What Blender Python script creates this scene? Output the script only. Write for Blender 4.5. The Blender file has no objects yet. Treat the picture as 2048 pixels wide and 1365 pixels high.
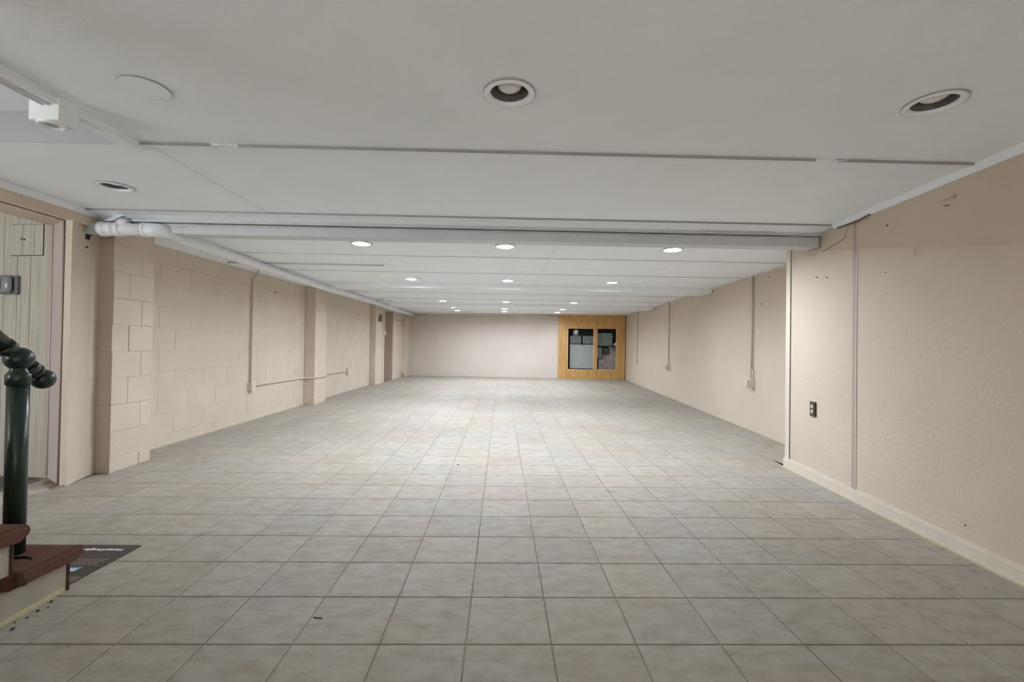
import bpy, bmesh, math, random
from mathutils import Vector, Matrix
random.seed(7)
sc = bpy.context.scene
C = bpy.context.scene.collection

# ------------------------------------------------------------------ camera, world, light, exposure
H = 1.0622
cam = bpy.data.cameras.new('camera'); cam.sensor_width = 36; cam.sensor_fit = 'HORIZONTAL'
cam.lens = 915.17 * 36 / 2048; cam.clip_start = .02; cam.clip_end = 100
co = bpy.data.objects.new('camera', cam); C.objects.link(co); sc.camera = co
yaw, pitch, roll = 0.02256479, -0.01080088, 0.01533358
cy, sy, cp, sp, cr, sr = math.cos(yaw), math.sin(yaw), math.cos(pitch), math.sin(pitch), math.cos(roll), math.sin(roll)
M = Matrix(((cr, -sr, 0), (sr, cr, 0), (0, 0, 1))) @ Matrix(((1, 0, 0), (0, cp, -sp), (0, sp, cp))) @ Matrix(((cy, 0, -sy), (0, 1, 0), (sy, 0, cy)))
w = lambda r: Vector((r[0], r[2], -r[1]))
rx, ry, rz = w(M[0]), -w(M[1]), -w(M[2])
co.matrix_world = Matrix(((rx[0], ry[0], rz[0], 0), (rx[1], ry[1], rz[1], 0), (rx[2], ry[2], rz[2], H), (0, 0, 0, 1)))

wd = bpy.data.worlds.new('world'); sc.world = wd; wd.use_nodes = True
wd.node_tree.nodes['Background'].inputs[0].default_value = (.80, .90, 1, 1)
wd.node_tree.nodes['Background'].inputs[1].default_value = 1.0
sc.view_settings.view_transform = 'Standard'; sc.view_settings.look = 'None'
sc.view_settings.gamma = 1; sc.view_settings.exposure = 0.74
sc.view_settings.use_curve_mapping = False
LAMP = 800.0
REAR_FILL = 125.0
for wx in (-.95, 1.15):  # unseen fill lamps, added behind the camera to brighten the near room
    ld = bpy.data.lights.new('rear_fill_lamp', 'AREA'); ld.shape = 'RECTANGLE'; ld.size = 1.5; ld.size_y = 1.0
    ld.energy = REAR_FILL; ld.color = (.95, .98, 1.0)
    lo = bpy.data.objects.new('rear_fill_lamp', ld); C.objects.link(lo)
    lo.location = (wx, -3.75, 1.35); lo.rotation_euler = (math.radians(30), 0, 0); ld.spread = math.radians(70)

sc.cycles.max_bounces = 16; sc.cycles.diffuse_bounces = 12; sc.cycles.glossy_bounces = 6
ld = bpy.data.lights.new('siding_fill_lamp', 'AREA'); ld.shape = 'RECTANGLE'; ld.size = .8; ld.size_y = 1.7; ld.energy = 46; ld.color = (.93, .98, 1)  # unseen fill lamp, added to brighten the siding past the left opening
lo = bpy.data.objects.new('siding_fill_lamp', ld); C.objects.link(lo); lo.location = (-4.02, -.62, 1.1); lo.rotation_euler = (math.radians(90), 0, 0)
# ------------------------------------------------------------------ materials
def mat(name, col, rough=.6, var=0, scale=6, bump=0, bscale=60, metal=0, col2=None, emis=0, detail=4, stretch=None, spec=.5):
    m = bpy.data.materials.new(name); m.use_nodes = True
    nt = m.node_tree; N = nt.nodes; L = nt.links; b = N['Principled BSDF']
    b.inputs['Roughness'].default_value = rough; b.inputs['Metallic'].default_value = metal
    b.inputs['Specular IOR Level'].default_value = spec
    b.inputs['Base Color'].default_value = (*col, 1)
    g = N.new('ShaderNodeNewGeometry')
    src = g.outputs['Position']
    if stretch:
        mp = N.new('ShaderNodeMapping'); mp.inputs['Scale'].default_value = stretch
        L.new(src, mp.inputs['Vector']); src = mp.outputs['Vector']
    if var or col2:
        n = N.new('ShaderNodeTexNoise'); n.inputs['Scale'].default_value = scale; n.inputs['Detail'].default_value = detail
        L.new(src, n.inputs['Vector'])
        r = N.new('ShaderNodeValToRGB')
        c2 = col2 or tuple(c * (1 - var) for c in col)
        r.color_ramp.elements[0].position = .35; r.color_ramp.elements[1].position = .65
        r.color_ramp.elements[0].color = (*c2, 1); r.color_ramp.elements[1].color = (*col, 1)
        L.new(n.outputs['Fac'], r.inputs['Fac']); L.new(r.outputs['Color'], b.inputs['Base Color'])
    if bump:
        n2 = N.new('ShaderNodeTexNoise'); n2.inputs['Scale'].default_value = bscale; n2.inputs['Detail'].default_value = 3
        L.new(src, n2.inputs['Vector'])
        bp = N.new('ShaderNodeBump'); bp.inputs['Strength'].default_value = bump; bp.inputs['Distance'].default_value = .004
        L.new(n2.outputs['Fac'], bp.inputs['Height']); L.new(bp.outputs['Normal'], b.inputs['Normal'])
    if emis:
        b.inputs['Emission Color'].default_value = (.90, .97, 1.07, 1); b.inputs['Emission Strength'].default_value = emis
    return m

WHITE = (.87, .915, .965)
BEIGE = (.61, .525, .43)
m_ceil = mat('ceiling_paint', WHITE, .75, .03, 2.5, .25, 220)
m_trimw = mat('white_trim_paint', (.83, .87, .915), .45, .03, 8)
m_edge_shade = mat('painted_edge_shade', (.34, .34, .35), .6)  # grey stands for shade on edges that face the camera
m_edge_shade_pale = mat('painted_edge_shade_pale', (.58, .60, .62), .6)  # same painted shade, paler, for battens farther off
m_drop_shade = mat('drop_face_shade', (.38, .39, .41), .6)  # shade on the stairwell drop put into its colour
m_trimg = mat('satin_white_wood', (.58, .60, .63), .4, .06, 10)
m_wall = mat('beige_plaster', BEIGE, .62, .06, 1.6, .5, 45)
m_block = mat('beige_painted_block', BEIGE, .6, .07, 3, .8, 110)
m_wood = mat('beige_painted_wood', (.65, .54, .43), .5, .06, 5)
m_mauve = mat('mauve_painted_jamb', (.50, .44, .42), .5, .05, 5)
m_strip = mat('taupe_strip', (.42, .34, .30), .5)
m_base = mat('beige_baseboard', (.66, .59, .51), .5, .05, 6)
m_glue = mat('yellow_adhesive', (.50, .46, .24), .8, col2=(.42, .40, .33), scale=22)
m_dark = mat('dark_gap', (.02, .018, .015), .9)
m_rust = mat('rotten_wood', (.14, .08, .06), .9, col2=(.35, .30, .22), scale=25)
m_pipe = mat('white_pvc', (.76, .79, .83), .35, .04, 12)
m_pipeg = mat('grey_pvc', (.50, .56, .57), .4)
m_conduit = mat('beige_painted_metal', (.64, .56, .47), .45)
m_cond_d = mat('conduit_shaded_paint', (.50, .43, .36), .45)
m_baffle = mat('black_baffle', (.13, .13, .13), .45)
m_ring = mat('white_light_trim', (.86, .90, .94), .35)
m_bulb_off = mat('frosted_bulb_off', (.78, .78, .76), .3)
m_bulb_on = [mat('frosted_bulb_on_%s' % k, (1, 1, 1), .5, emis=LAMP * f) for k, f in (('bright', .84), ('medium', .74), ('low', .72), ('dim', .58))]
m_green = mat('dark_green_enamel', (.012, .028, .022), .28)
m_carpet = mat('brown_carpet', (.155, .062, .036), .95, .4, 130, 1.0, 420)
m_carpet2 = mat('carpet_backing', (.10, .05, .02), .95, .5, 90, 1, 300)
m_string = mat('stair_panel_paint', (.40, .37, .31), .6, .12, 6)
m_rug = mat('grey_rug', (.17, .16, .17), .95, .5, 120, 1, 300)
m_metal = mat('brushed_metal', (.65, .62, .58), .3, metal=.9)
m_concr = mat('stained_concrete', (.46, .44, .38), .8, col2=(.38, .33, .27), scale=7)
m_greymet = mat('grey_panel_enamel', (.34, .38, .365), .45)
m_greydk = mat('grey_box_enamel', (.15, .17, .175), .5)
m_greydk2 = mat('green_grey_box_enamel', (.17, .195, .18), .5)
m_ply = mat('black_backboard', (.01, .01, .014), .8)
m_stone = mat('pale_block_wall', (.40, .36, .34), .9, .2, 9)
m_glass = mat('meter_glass', (.55, .58, .6), .08)
m_brown = mat('brown_plate', (.07, .058, .042), .35)
m_ivory = mat('ivory_receptacle', (.62, .58, .48), .4)
m_nail = mat('dark_nail', (.05, .035, .025), .5)
m_brass = mat('pale_hook', (.75, .68, .55), .4)
m_taupe = mat('taupe_cover', (.13, .10, .08), .6)
m_mat = mat('dark_brown_mat', (.052, .036, .032), .55, .1, 20)
m_matb = mat('mat_light_band', (.16, .12, .10), .6)
m_txt = mat('white_print', (.75, .75, .78), .6)
m_txt2 = mat('pale_print', (.26, .21, .19), .6)
m_blue = mat('blue_print', (.10, .25, .38), .6)
m_lblue = mat('pale_blue_print', (.45, .62, .68), .6)
m_red = mat('red_print', (.45, .08, .10), .6)
m_debris = mat('black_debris', (.02, .018, .015), .9)
m_added_frame = mat('added_window_frame', (.7, .7, .7), .4)

# wood-grained grooved panel
def grain(name, c1, c2, sx=90, sz=1.6, rough=.5):
    return mat(name, c1, rough, col2=c2, scale=1, detail=6, stretch=(sx, sx, sz))
m_siding = grain('grey_grained_siding', (.50, .48, .42), (.37, .345, .29), 110, 2.2, .6)
m_ply_w = grain('golden_plywood', (.60, .36, .13), (.44, .235, .075), 22, 2.0, .38)
m_ply_e = mat('cut_plywood_edge', (.85, .64, .36), .5)

# tiles: mottled grey-beige ceramic, every tile slightly its own tone
def tile_mat():
    m = bpy.data.materials.new('ceramic_tile'); m.use_nodes = True
    nt = m.node_tree; N = nt.nodes; L = nt.links; b = N['Principled BSDF']
    g = N.new('ShaderNodeNewGeometry')
    n1 = N.new('ShaderNodeTexNoise'); n1.inputs['Scale'].default_value = 9; n1.inputs['Detail'].default_value = 8; n1.inputs['Roughness'].default_value = .68
    mp1 = N.new('ShaderNodeMapping'); mp1.inputs['Scale'].default_value = (1, 1.8, 1)
    L.new(g.outputs['Position'], mp1.inputs['Vector'])
    L.new(mp1.outputs['Vector'], n1.inputs['Vector'])
    r1 = N.new('ShaderNodeValToRGB'); e = r1.color_ramp.elements
    e[0].position = .30; e[0].color = (.265, .235, .197, 1); e[1].position = .60; e[1].color = (.355, .336, .298, 1)
    x = e.new(.45); x.color = (.318, .29, .248, 1)
    L.new(n1.outputs['Fac'], r1.inputs['Fac'])
    # cell id
    mp = N.new('ShaderNodeMapping'); mp.inputs['Location'].default_value = (.11077 / .305, -1.63862 / .305, 0); mp.inputs['Scale'].default_value = (1 / .305, 1 / .305, 0)
    L.new(g.outputs['Position'], mp.inputs['Vector'])
    fl = N.new('ShaderNodeVectorMath'); fl.operation = 'FLOOR'; L.new(mp.outputs['Vector'], fl.inputs[0])
    wn = N.new('ShaderNodeTexWhiteNoise'); L.new(fl.outputs['Vector'], wn.inputs['Vector'])
    mr = N.new('ShaderNodeMapRange'); mr.inputs['To Min'].default_value = .93; mr.inputs['To Max'].default_value = 1.04
    L.new(wn.outputs['Value'], mr.inputs['Value'])
    mx = N.new('ShaderNodeVectorMath'); mx.operation = 'SCALE'
    L.new(r1.outputs['Color'], mx.inputs[0]); L.new(mr.outputs['Result'], mx.inputs['Scale'])
    # broad warm / cool drift
    n2 = N.new('ShaderNodeTexNoise'); n2.inputs['Scale'].default_value = 1.3; n2.inputs['Detail'].default_value = 2
    L.new(g.outputs['Position'], n2.inputs['Vector'])
    r2 = N.new('ShaderNodeValToRGB'); r2.color_ramp.elements[0].color = (1, .95, .90, 1); r2.color_ramp.elements[1].color = (.98, 1.0, 1.02, 1)
    r2.color_ramp.elements[0].position = .35; r2.color_ramp.elements[1].position = .65
    L.new(n2.outputs['Fac'], r2.inputs['Fac'])
    mm = N.new('ShaderNodeVectorMath'); mm.operation = 'MULTIPLY'; L.new(mx.outputs['Vector'], mm.inputs[0]); L.new(r2.outputs['Color'], mm.inputs[1])
    L.new(mm.outputs['Vector'], b.inputs['Base Color'])
    b.inputs['Roughness'].default_value = .55; b.inputs['Specular IOR Level'].default_value = .1
    n3 = N.new('ShaderNodeTexNoise'); n3.inputs['Scale'].default_value = 24; n3.inputs['Detail'].default_value = 4
    L.new(g.outputs['Position'], n3.inputs['Vector'])
    bp = N.new('ShaderNodeBump'); bp.inputs['Strength'].default_value = .25; bp.inputs['Distance'].default_value = .003
    L.new(n3.outputs['Fac'], bp.inputs['Height']); L.new(bp.outputs['Normal'], b.inputs['Normal'])
    return m
m_tile = tile_mat()
m_grout = mat('grout', (.27, .245, .19), .9, .45, 2.2)

# ------------------------------------------------------------------ helpers
def obj(name, bm, m, parent=None, smooth=False):
    me = bpy.data.meshes.new(name)
    bmesh.ops.recalc_face_normals(bm, faces=bm.faces[:])
    bm.to_mesh(me); bm.free(); me.materials.append(m)
    if smooth:
        for p in me.polygons: p.use_smooth = True
    o = bpy.data.objects.new(name, me); C.objects.link(o)
    if parent is not None: o.parent = parent
    return o
def tag(o, label, cat, group=None):
    o['label'] = label; o['category'] = cat
    if group: o['group'] = group
    return o
def struct(o, label=None, cat=None):
    o['kind'] = 'structure'
    if label: o['label'] = label
    if cat: o['category'] = cat
    return o
def thing(name, label, cat, group=None, loc=(0, 0, 0)):
    o = bpy.data.objects.new(name, None); o.location = loc; o.empty_display_size = .05; C.objects.link(o)
    return tag(o, label, cat, group)
def hexa(bm, P):
    """P: 4 bottom then 4 top corners"""
    v = [bm.verts.new(p) for p in P]
    for f in ((0, 3, 2, 1), (4, 5, 6, 7), (0, 1, 5, 4), (1, 2, 6, 5), (2, 3, 7, 6), (3, 0, 4, 7)): bm.faces.new([v[i] for i in f])
def box(bm, x0, x1, y0, y1, z0, z1, ch=0):
    x0, x1 = sorted((x0, x1)); y0, y1 = sorted((y0, y1)); z0, z1 = sorted((z0, z1))
    if ch:
        b2 = bmesh.new(); hexa(b2, [(x0, y0, z0), (x1, y0, z0), (x1, y1, z0), (x0, y1, z0), (x0, y0, z1), (x1, y0, z1), (x1, y1, z1), (x0, y1, z1)])
        bmesh.ops.bevel(b2, geom=b2.edges[:], offset=ch, segments=1, affect='EDGES')
        me = bpy.data.meshes.new('t'); b2.to_mesh(me); b2.free(); bm.from_mesh(me); bpy.data.meshes.remove(me)
    else:
        hexa(bm, [(x0, y0, z0), (x1, y0, z0), (x1, y1, z0), (x0, y1, z0), (x0, y0, z1), (x1, y0, z1), (x1, y1, z1), (x0, y1, z1)])
def bx(name, d, m, parent=None, ch=0):
    bm = bmesh.new(); box(bm, *d, ch=ch); return obj(name, bm, m, parent)
def bxs(name, ds, m, parent=None, ch=0):
    bm = bmesh.new()
    for d in ds: box(bm, *d, ch=ch)
    return obj(name, bm, m, parent)
def lathe(bm, prof, c=(0, 0, 0), n=32, ax='Z', close=False):
    """prof: (r, h) list, revolved about the axis through c"""
    rings = []
    for r, h in prof:
        ring = []
        for i in range(n):
            a = 2 * math.pi * i / n; u, v = r * math.cos(a), r * math.sin(a)
            p = {'Z': (u, v, h), 'Y': (u, h, v), 'X': (h, u, v)}[ax]
            ring.append(bm.verts.new((c[0] + p[0], c[1] + p[1], c[2] + p[2])))
        rings.append(ring)
    for a, b in zip(rings, rings[1:]):
        for i in range(n): bm.faces.new((a[i], a[(i + 1) % n], b[(i + 1) % n], b[i]))
    if close:
        for ring in (rings[0], rings[-1]):
            if len(ring) > 2: bm.faces.new(ring)
def tube(bm, pts, r, n=10, cap=True):
    pts = [Vector(p) for p in pts]; rings = []; up = None
    for i, p in enumerate(pts):
        t = ((pts[i + 1] - p).normalized() if i < len(pts) - 1 else Vector((0, 0, 0))) + ((p - pts[i - 1]).normalized() if i else Vector((0, 0, 0)))
        t.normalize()
        if up is None:
            up = Vector((0, 0, 1)) if abs(t.z) < .9 else Vector((1, 0, 0))
        a = t.cross(up).normalized(); b = a.cross(t).normalized(); up = b
        rr = r[i] if isinstance(r, (list, tuple)) else r
        rings.append([bm.verts.new(p + a * (rr * math.cos(2 * math.pi * k / n)) + b * (rr * math.sin(2 * math.pi * k / n))) for k in range(n)])
    for a, b in zip(rings, rings[1:]):
        for k in range(n): bm.faces.new((a[k], a[(k + 1) % n], b[(k + 1) % n], b[k]))
    if cap: bm.faces.new(rings[0]); bm.faces.new(rings[-1])
def tb(name, pts, r, m, parent=None, n=10):
    bm = bmesh.new(); tube(bm, pts, r, n); return obj(name, bm, m, parent, True)
def smoothpath(pts, k=6):
    P = [Vector(p) for p in pts]; out = []
    for i in range(len(P) - 1):
        p0 = P[max(i - 1, 0)]; p1 = P[i]; p2 = P[i + 1]; p3 = P[min(i + 2, len(P) - 1)]
        for j in range(k):
            t = j / k
            out.append(.5 * ((2 * p1) + (-p0 + p2) * t + (2 * p0 - 5 * p1 + 4 * p2 - p3) * t * t + (-p0 + 3 * p1 - 3 * p2 + p3) * t ** 3))
    out.append(P[-1]); return out

def ceil_z(y): return 2.035 if y < 3.6 else 2.003 + .0115 * (y - 3.8)
def rwx(y): return 2.223 + .0932 * y            # face of the near right wall
def rfx(y): return 2.732 + .091 * y             # face of the far right wall
def fwy(x): return 15.50 - .095 * x             # face of the far wall
LX = -3.38                                      # left block wall face

# ------------------------------------------------------------------ floor
TS = .305; TX0 = -.11077 ; TY0 = 1.63862; G = .0024
fl = struct(bx('floor', (-3.9, 4.9, -4.4, 16.6, -.12, -.0028), m_grout))
def xr(y): return (rwx(y) - .012 if y < 4.14 else rfx(y))
cells = []
for j in range(-20, 49):
    for i in range(-11, 15):
        x0, x1 = TX0 + i * TS, TX0 + (i + 1) * TS; y0, y1 = TY0 + j * TS, TY0 + (j + 1) * TS
        lim0 = LX if y0 > 3.7 else -3.17
        if 12.7 < y0 < 13.4: lim0 = -3.6
        if x1 < lim0 + .01 or x0 > max(xr(y0), xr(y1)) - .01: continue
        if y0 > min(fwy(x0), fwy(x1)): continue
        a0 = max(x0, lim0); 
        cells.append((a0, x1, y0, min(y1, fwy(x1)), xr(y0), xr(y1)))
def tile_poly(c):
    x0, x1, y0, y1, r0, r1 = c
    return [(x0 + G, y0 + G), (min(x1 - G, r0), y0 + G), (min(x1 - G, r1), y1 - G), (x0 + G, y1 - G)]
def add_tile(bm, c, dz):
    P = tile_poly(c); cx = sum(p[0] for p in P) / 4; cyy = sum(p[1] for p in P) / 4; e = .0018
    bot = [bm.verts.new((p[0] - cx, p[1] - cyy, -.006)) for p in P]
    mid = [bm.verts.new((p[0] - cx, p[1] - cyy, -.0012 + dz)) for p in P]
    top = []
    for p in P:
        dx, dy = p[0] - cx, p[1] - cyy
        top.append(bm.verts.new((dx - math.copysign(e, dx), dy - math.copysign(e, dy), dz)))
    for a, b in ((bot, mid), (mid, top)):
        for k in range(4): bm.faces.new((a[k], a[(k + 1) % 4], b[(k + 1) % 4], b[k]))
    bm.faces.new(top); return cx, cyy
def vis(c):
    y = .5 * (c[2] + c[3]); x = .5 * (c[0] + c[1])
    if y < 1.35 or abs(x) > 1.16 * y + .1: return 99 + abs(y)
    if x < -1.8 and y < 2.0: return 98
    return y
cells.sort(key=vis)
std = None
near, rest = cells[:298], cells[298:]
for c in near:
    full = abs(c[1] - c[0] - TS) < 1e-4 and c[1] < min(c[4], c[5]) and abs(c[3] - c[2] - TS) < 1e-4
    if full and std:
        o = bpy.data.objects.new('floor_tile', std.data); C.objects.link(o); o.parent = fl
        o.location = (.5 * (c[0] + c[1]), .5 * (c[2] + c[3]), 0)
    else:
        bm = bmesh.new(); p = add_tile(bm, c, 0); o = obj('floor_tile', bm, m_tile, fl); o.location = (p[0], p[1], 0)
        if full: std = o
bm = bmesh.new()
for c in rest:
    if c[1] - c[0] < .02: continue
    b2 = bmesh.new(); p = add_tile(b2, c, 0); bmesh.ops.translate(b2, verts=b2.verts[:], vec=(p[0], p[1], 0))
    me = bpy.data.meshes.new('t'); b2.to_mesh(me); b2.free(); bm.from_mesh(me); bpy.data.meshes.remove(me)
o = obj('distant_floor_tiles', bm, m_tile, fl); o['kind'] = 'stuff'

# ------------------------------------------------------------------ ceiling
cl = struct(bx('ceiling', (-4.7, 4.9, -4.4, 17, 2.42, 2.5), m_ceil))
LIT = [(-1.335, 4.33), (.02, 4.33), (1.62, 4.33), (-1.355, 6.81), (.08, 6.79), (1.64, 6.80), (-1.355, 8.06),
       (-1.37, 10.58), (.085, 10.56), (1.655, 10.52), (-1.385, 12.66), (.066, 12.85), (1.68, 12.7), (-1.354, 13.92), (.072, 14.0), (1.70, 14.04)]
OFF = [(.015, 1.748), (1.67, 1.735), (-2.46, 2.94)]
def panel(x0, x1, y0, y1, holes, slope=True, th=.012, hr=.078, xe=None):
    """ceiling sheet with round can holes; xe(y) gives a skewed right edge"""
    hs = [h for h in holes if x0 + .1 < h[0] < x1 - .1 and y0 + .1 < h[1] < y1 - .1]
    xs = sorted({x0, x1} | {h[0] - .095 for h in hs} | {h[0] + .095 for h in hs})
    bm = bmesh.new(); cache = {}
    xs = [v for q, v in enumerate(xs) if q == 0 or v - xs[q - 1] > 1e-4]
    def V(x, y):
        if xe and abs(x - x1) < 1e-6: x = xe(y)
        k = (round(x, 5), round(y, 5))
        if k not in cache: cache[k] = bm.verts.new((x, y, ceil_z(y)))
        return cache[k]
    for i in range(len(xs) - 1):
        hc = [q for q in hs if xs[i] < q[0] < xs[i + 1]] if abs(xs[i + 1] - xs[i] - .19) < 1e-4 else []
        ys = sorted({y0, y1} | {q[1] - .095 for q in hc} | {q[1] + .095 for q in hc})
        for j in range(len(ys) - 1):
            a, b, c, d = xs[i], xs[i + 1], ys[j], ys[j + 1]
            h = [q for q in hs if a < q[0] < b and c < q[1] < d and abs(b - a - .19) < 1e-4 and abs(d - c - .19) < 1e-4]
            if not h:
                bm.faces.new((V(a, c), V(a, d), V(b, d), V(b, c))); continue
            hx, hy = h[0]; n = 24
            circ = [bm.verts.new((hx + hr * math.cos(2 * math.pi * k / n), hy + hr * math.sin(2 * math.pi * k / n), ceil_z(hy))) for k in range(n)]
            cor = [(21, V(b, c)), (3, V(b, d)), (9, V(a, d)), (15, V(a, c))]
            for q in range(4):
                k0, v0 = cor[q]; k1, v1 = cor[(q + 1) % 4]
                for s in range(6):
                    k = (k0 + s) % n
                    bm.faces.new((v0 if s < 3 else v1, circ[k], circ[(k + 1) % n]))
                    if s == 2: bm.faces.new((v0, circ[(k + 1) % n], v1))
            for k in range(n):
                u = circ[k].co; 
            up = [bm.verts.new((v.co.x, v.co.y, v.co.z + th)) for v in circ]
            for k in range(n): bm.faces.new((circ[k], circ[(k + 1) % n], up[(k + 1) % n], up[k]))
    return obj('ceiling_panel', bm, m_ceil, cl)
g = .002
ys = [-4.0, -2.6, -1.38, -.16, 1.06, 2.29, 3.47]
for a, b in zip(ys, ys[1:]): panel(-1.785, rwx(a), a + g, b - g, OFF, xe=rwx)
# left of the joint, beyond the stairwell drop
panel(-3.16, -1.785 - g, 2.31, 3.47 - g, OFF)
panel(-3.3, 2.9, 3.47 + g, 3.62, [])
fy = [3.76, 4.935, 6.12, 7.29, 8.75, 10.07, 11.17, 12.2, 13.4, 14.6, 15.95]
def joint_x(y): return .51
for a, b in zip(fy, fy[1:]):
    panel(-3.45, .51 - g, a + g, b - g, LIT)
    panel(.51 + g, 2.5, a + g, b - g, LIT)
    panel(2.5, rfx(a), a + g, b - g, [], xe=lambda y: rfx(y) + .02)
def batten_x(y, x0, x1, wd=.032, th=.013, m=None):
    z = ceil_z(y); bx('batten_edge_shade', (x0, x1, y - wd / 2 - .003, y - wd / 2, z - th, z + .002), m_edge_shade if y < 3 else m_edge_shade_pale, cl)  # thin front strip whose grey paints in the batten's shaded side
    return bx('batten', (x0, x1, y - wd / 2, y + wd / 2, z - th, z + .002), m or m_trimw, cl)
def batten_y(x, y0, y1, wd=.035, th=.006):
    bm = bmesh.new(); za, zb = ceil_z(y0), ceil_z(y1)
    hexa(bm, [(x - wd / 2, y0, za - th), (x + wd / 2, y0, za - th), (x + wd / 2, y1, zb - th), (x - wd / 2, y1, zb - th),
              (x - wd / 2, y0, za + .002), (x + wd / 2, y0, za + .002), (x + wd / 2, y1, zb + .002), (x - wd / 2, y1, zb + .002)])
    return obj('batten', bm, m_trimw, cl)
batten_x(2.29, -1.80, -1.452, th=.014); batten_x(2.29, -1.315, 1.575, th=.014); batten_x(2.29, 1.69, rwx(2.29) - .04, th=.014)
for x0, x1, s in ((-1.45, -1.318, 1), (1.578, 1.688, -1)):   # torn, lifted pieces of the batten
    bm = bmesh.new(); n = 9
    for k in range(n):
        a = x0 + (x1 - x0) * k / n; b = x0 + (x1 - x0) * (k + .8) / n; z = 2.035; d = random.uniform(.003, .011); q = random.uniform(-.006, .006)
        hexa(bm, [(a, 2.276 + q, z - d), (b, 2.278, z - d), (b, 2.30, z - .003), (a, 2.303, z - .003), (a, 2.276 + q, z + .001), (b, 2.278, z), (b, 2.30, z + .001), (a, 2.303, z + .001)])
    o = obj('torn_batten', bm, m_trimw, cl); o['label'] = 'splintered gap in the batten'
tb('loose_sliver', [(1.665, 2.28, 2.03), (1.69, 2.262, 2.02), (1.715, 2.25, 2.022)], .003, m_trimw, cl, 5)
batten_y(-1.785, 2.31, 3.45)
for k, y in enumerate(fy[1:-1]):
    if abs(y - 7.29) < .01 or abs(y - 11.17) < .01: continue
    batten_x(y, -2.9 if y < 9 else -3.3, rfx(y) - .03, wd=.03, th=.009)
for a, b in ((3.80, 4.9), (4.95, 6.1), (6.14, 7.28), (7.4, 8.73), (8.77, 10.05), (10.1, 11.15)): batten_y(.51, a, b)

# stepped beam across the room
bx('batten_edge_shade', (-3.2, 2.52, 3.452, 3.455, 2.022, 2.036), m_edge_shade, cl)  # front strip coloured grey as painted shade
bxs('beam_casing', [(-3.2, 2.56, 3.455, 3.615, 2.020, 2.036)], m_trimw, cl)
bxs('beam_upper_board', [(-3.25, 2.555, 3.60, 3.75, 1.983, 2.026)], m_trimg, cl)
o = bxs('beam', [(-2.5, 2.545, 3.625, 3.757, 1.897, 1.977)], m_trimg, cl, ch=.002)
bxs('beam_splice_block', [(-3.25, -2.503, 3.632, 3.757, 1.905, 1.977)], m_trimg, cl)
bxs('beam_end_cap', [(2.547, 2.556, 3.62, 3.757, 1.893, 1.99)], m_strip, cl)
# second and third beams
bxs('beam', [(-2.70, 3.385, 7.30, 7.72, 1.962, 2.046)], m_trimw, cl, ch=.004)
bxs('beam_end_cap', [(3.385, 3.40, 7.298, 7.72, 1.966, 2.05)], m_strip, cl)
bxs('beam', [(-2.75, 3.73, 11.17, 11.7, 2.015, 2.09)], m_trimw, cl, ch=.004)
bxs('beam_end_cap', [(3.73, 3.742, 11.168, 11.7, 2.018, 2.09)], m_strip, cl)

# raised ceiling above the stairs, its drop face and edge trim
bxs('stairwell_ceiling', [(-4.6, -1.79, -4.2, 2.36, 2.195, 2.21)], m_ceil, cl)
bxs('stairwell_drop_face', [(-4.6, -1.80, 2.318, 2.34, 2.128, 2.20)], m_drop_shade, cl)
bxs('stairwell_drop_face', [(-4.6, -1.80, 2.310, 2.34, 2.036, 2.1255)], m_drop_shade, cl)
bxs('stairwell_side_face', [(-1.80, -1.787, -4.2, 2.31, 2.03, 2.2)], m_ceil, cl)
t = struct(bx('trim_1', (-1.862, -1.80, 1.953, 2.312, 2.006, 2.037), m_trimw))
bx('trim_bead', (-1.812, -1.79, 1.953, 2.312, 2.0, 2.033), m_trimw, t, .003)
t = struct(bx('trim_2', (-1.862, -1.796, -4.2, 1.862, 2.002, 2.028), m_trimw))
bx('trim_bead', (-1.855, -1.845, -4.2, 1.862, 1.996, 2.004), m_trimg, t)
bx('trim_bead', (-1.83, -1.822, -4.2, 1.862, 1.997, 2.004), m_trimg, t)

# ------------------------------------------------------------------ left wall: painted block, piers, openings
wl = struct(bxs('wall_left', [(-3.62, LX - .003, 4.12, 12.5, 0, 2.42), (-3.45, LX - .003, 13.75, 16.0, 0, 2.42), (-3.6, -3.255, 13.75, 15.9, 0, 2.42),
                               (-3.62, -3.24, 12.5, 12.68, 0, 2.42), (-3.62, -3.24, 12.68, 13.75, 2.02, 2.42), (-3.62, LX, 3.66, 4.13, 0, 2.42)], m_block))
ZJ = [.004] + [.1115 + .2145 * k for k in range(10)]
blocks = 0
def blockwall(parent, y0, y1, X, off, ztop, L=.457, ys=None, name='block', zj=None, j=.0013, pr=.0022):
    global blocks
    zj = zj or ZJ
    for r in range(len(zj)):
        z0 = zj[r]; z1 = zj[r + 1] if r + 1 < len(zj) else ztop(y0)
        z1 = min(z1, ztop(y0))
        if z1 - z0 < .02: continue
        st = off + (L / 2 if r % 2 else 0)
        e = [y0] + [st + L * k for k in range(-4, 40) if y0 + .03 < st + L * k < y1 - .03] + [y1]
        for a, b in zip(e, e[1:]):
            p = pr + random.uniform(-.0008, .0008); bm = bmesh.new()
            box(bm, X - .012, X - pr + p, a + j, b - j, z0 + j, z1 - j)
            # eased arrises on the room side
            fe = [ed for ed in bm.edges if all(v.co.x > X - .006 for v in ed.verts)]
            bmesh.ops.bevel(bm, geom=fe, offset=.0014, segments=1, affect='EDGES')
            obj(name, bm, m_block, parent); blocks += 1
blockwall(wl, 4.125, 7.93, LX, 4.59, ceil_z)
blockwall(wl, 8.44, 11.85, LX, 4.59, ceil_z, pr=.002)
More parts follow.
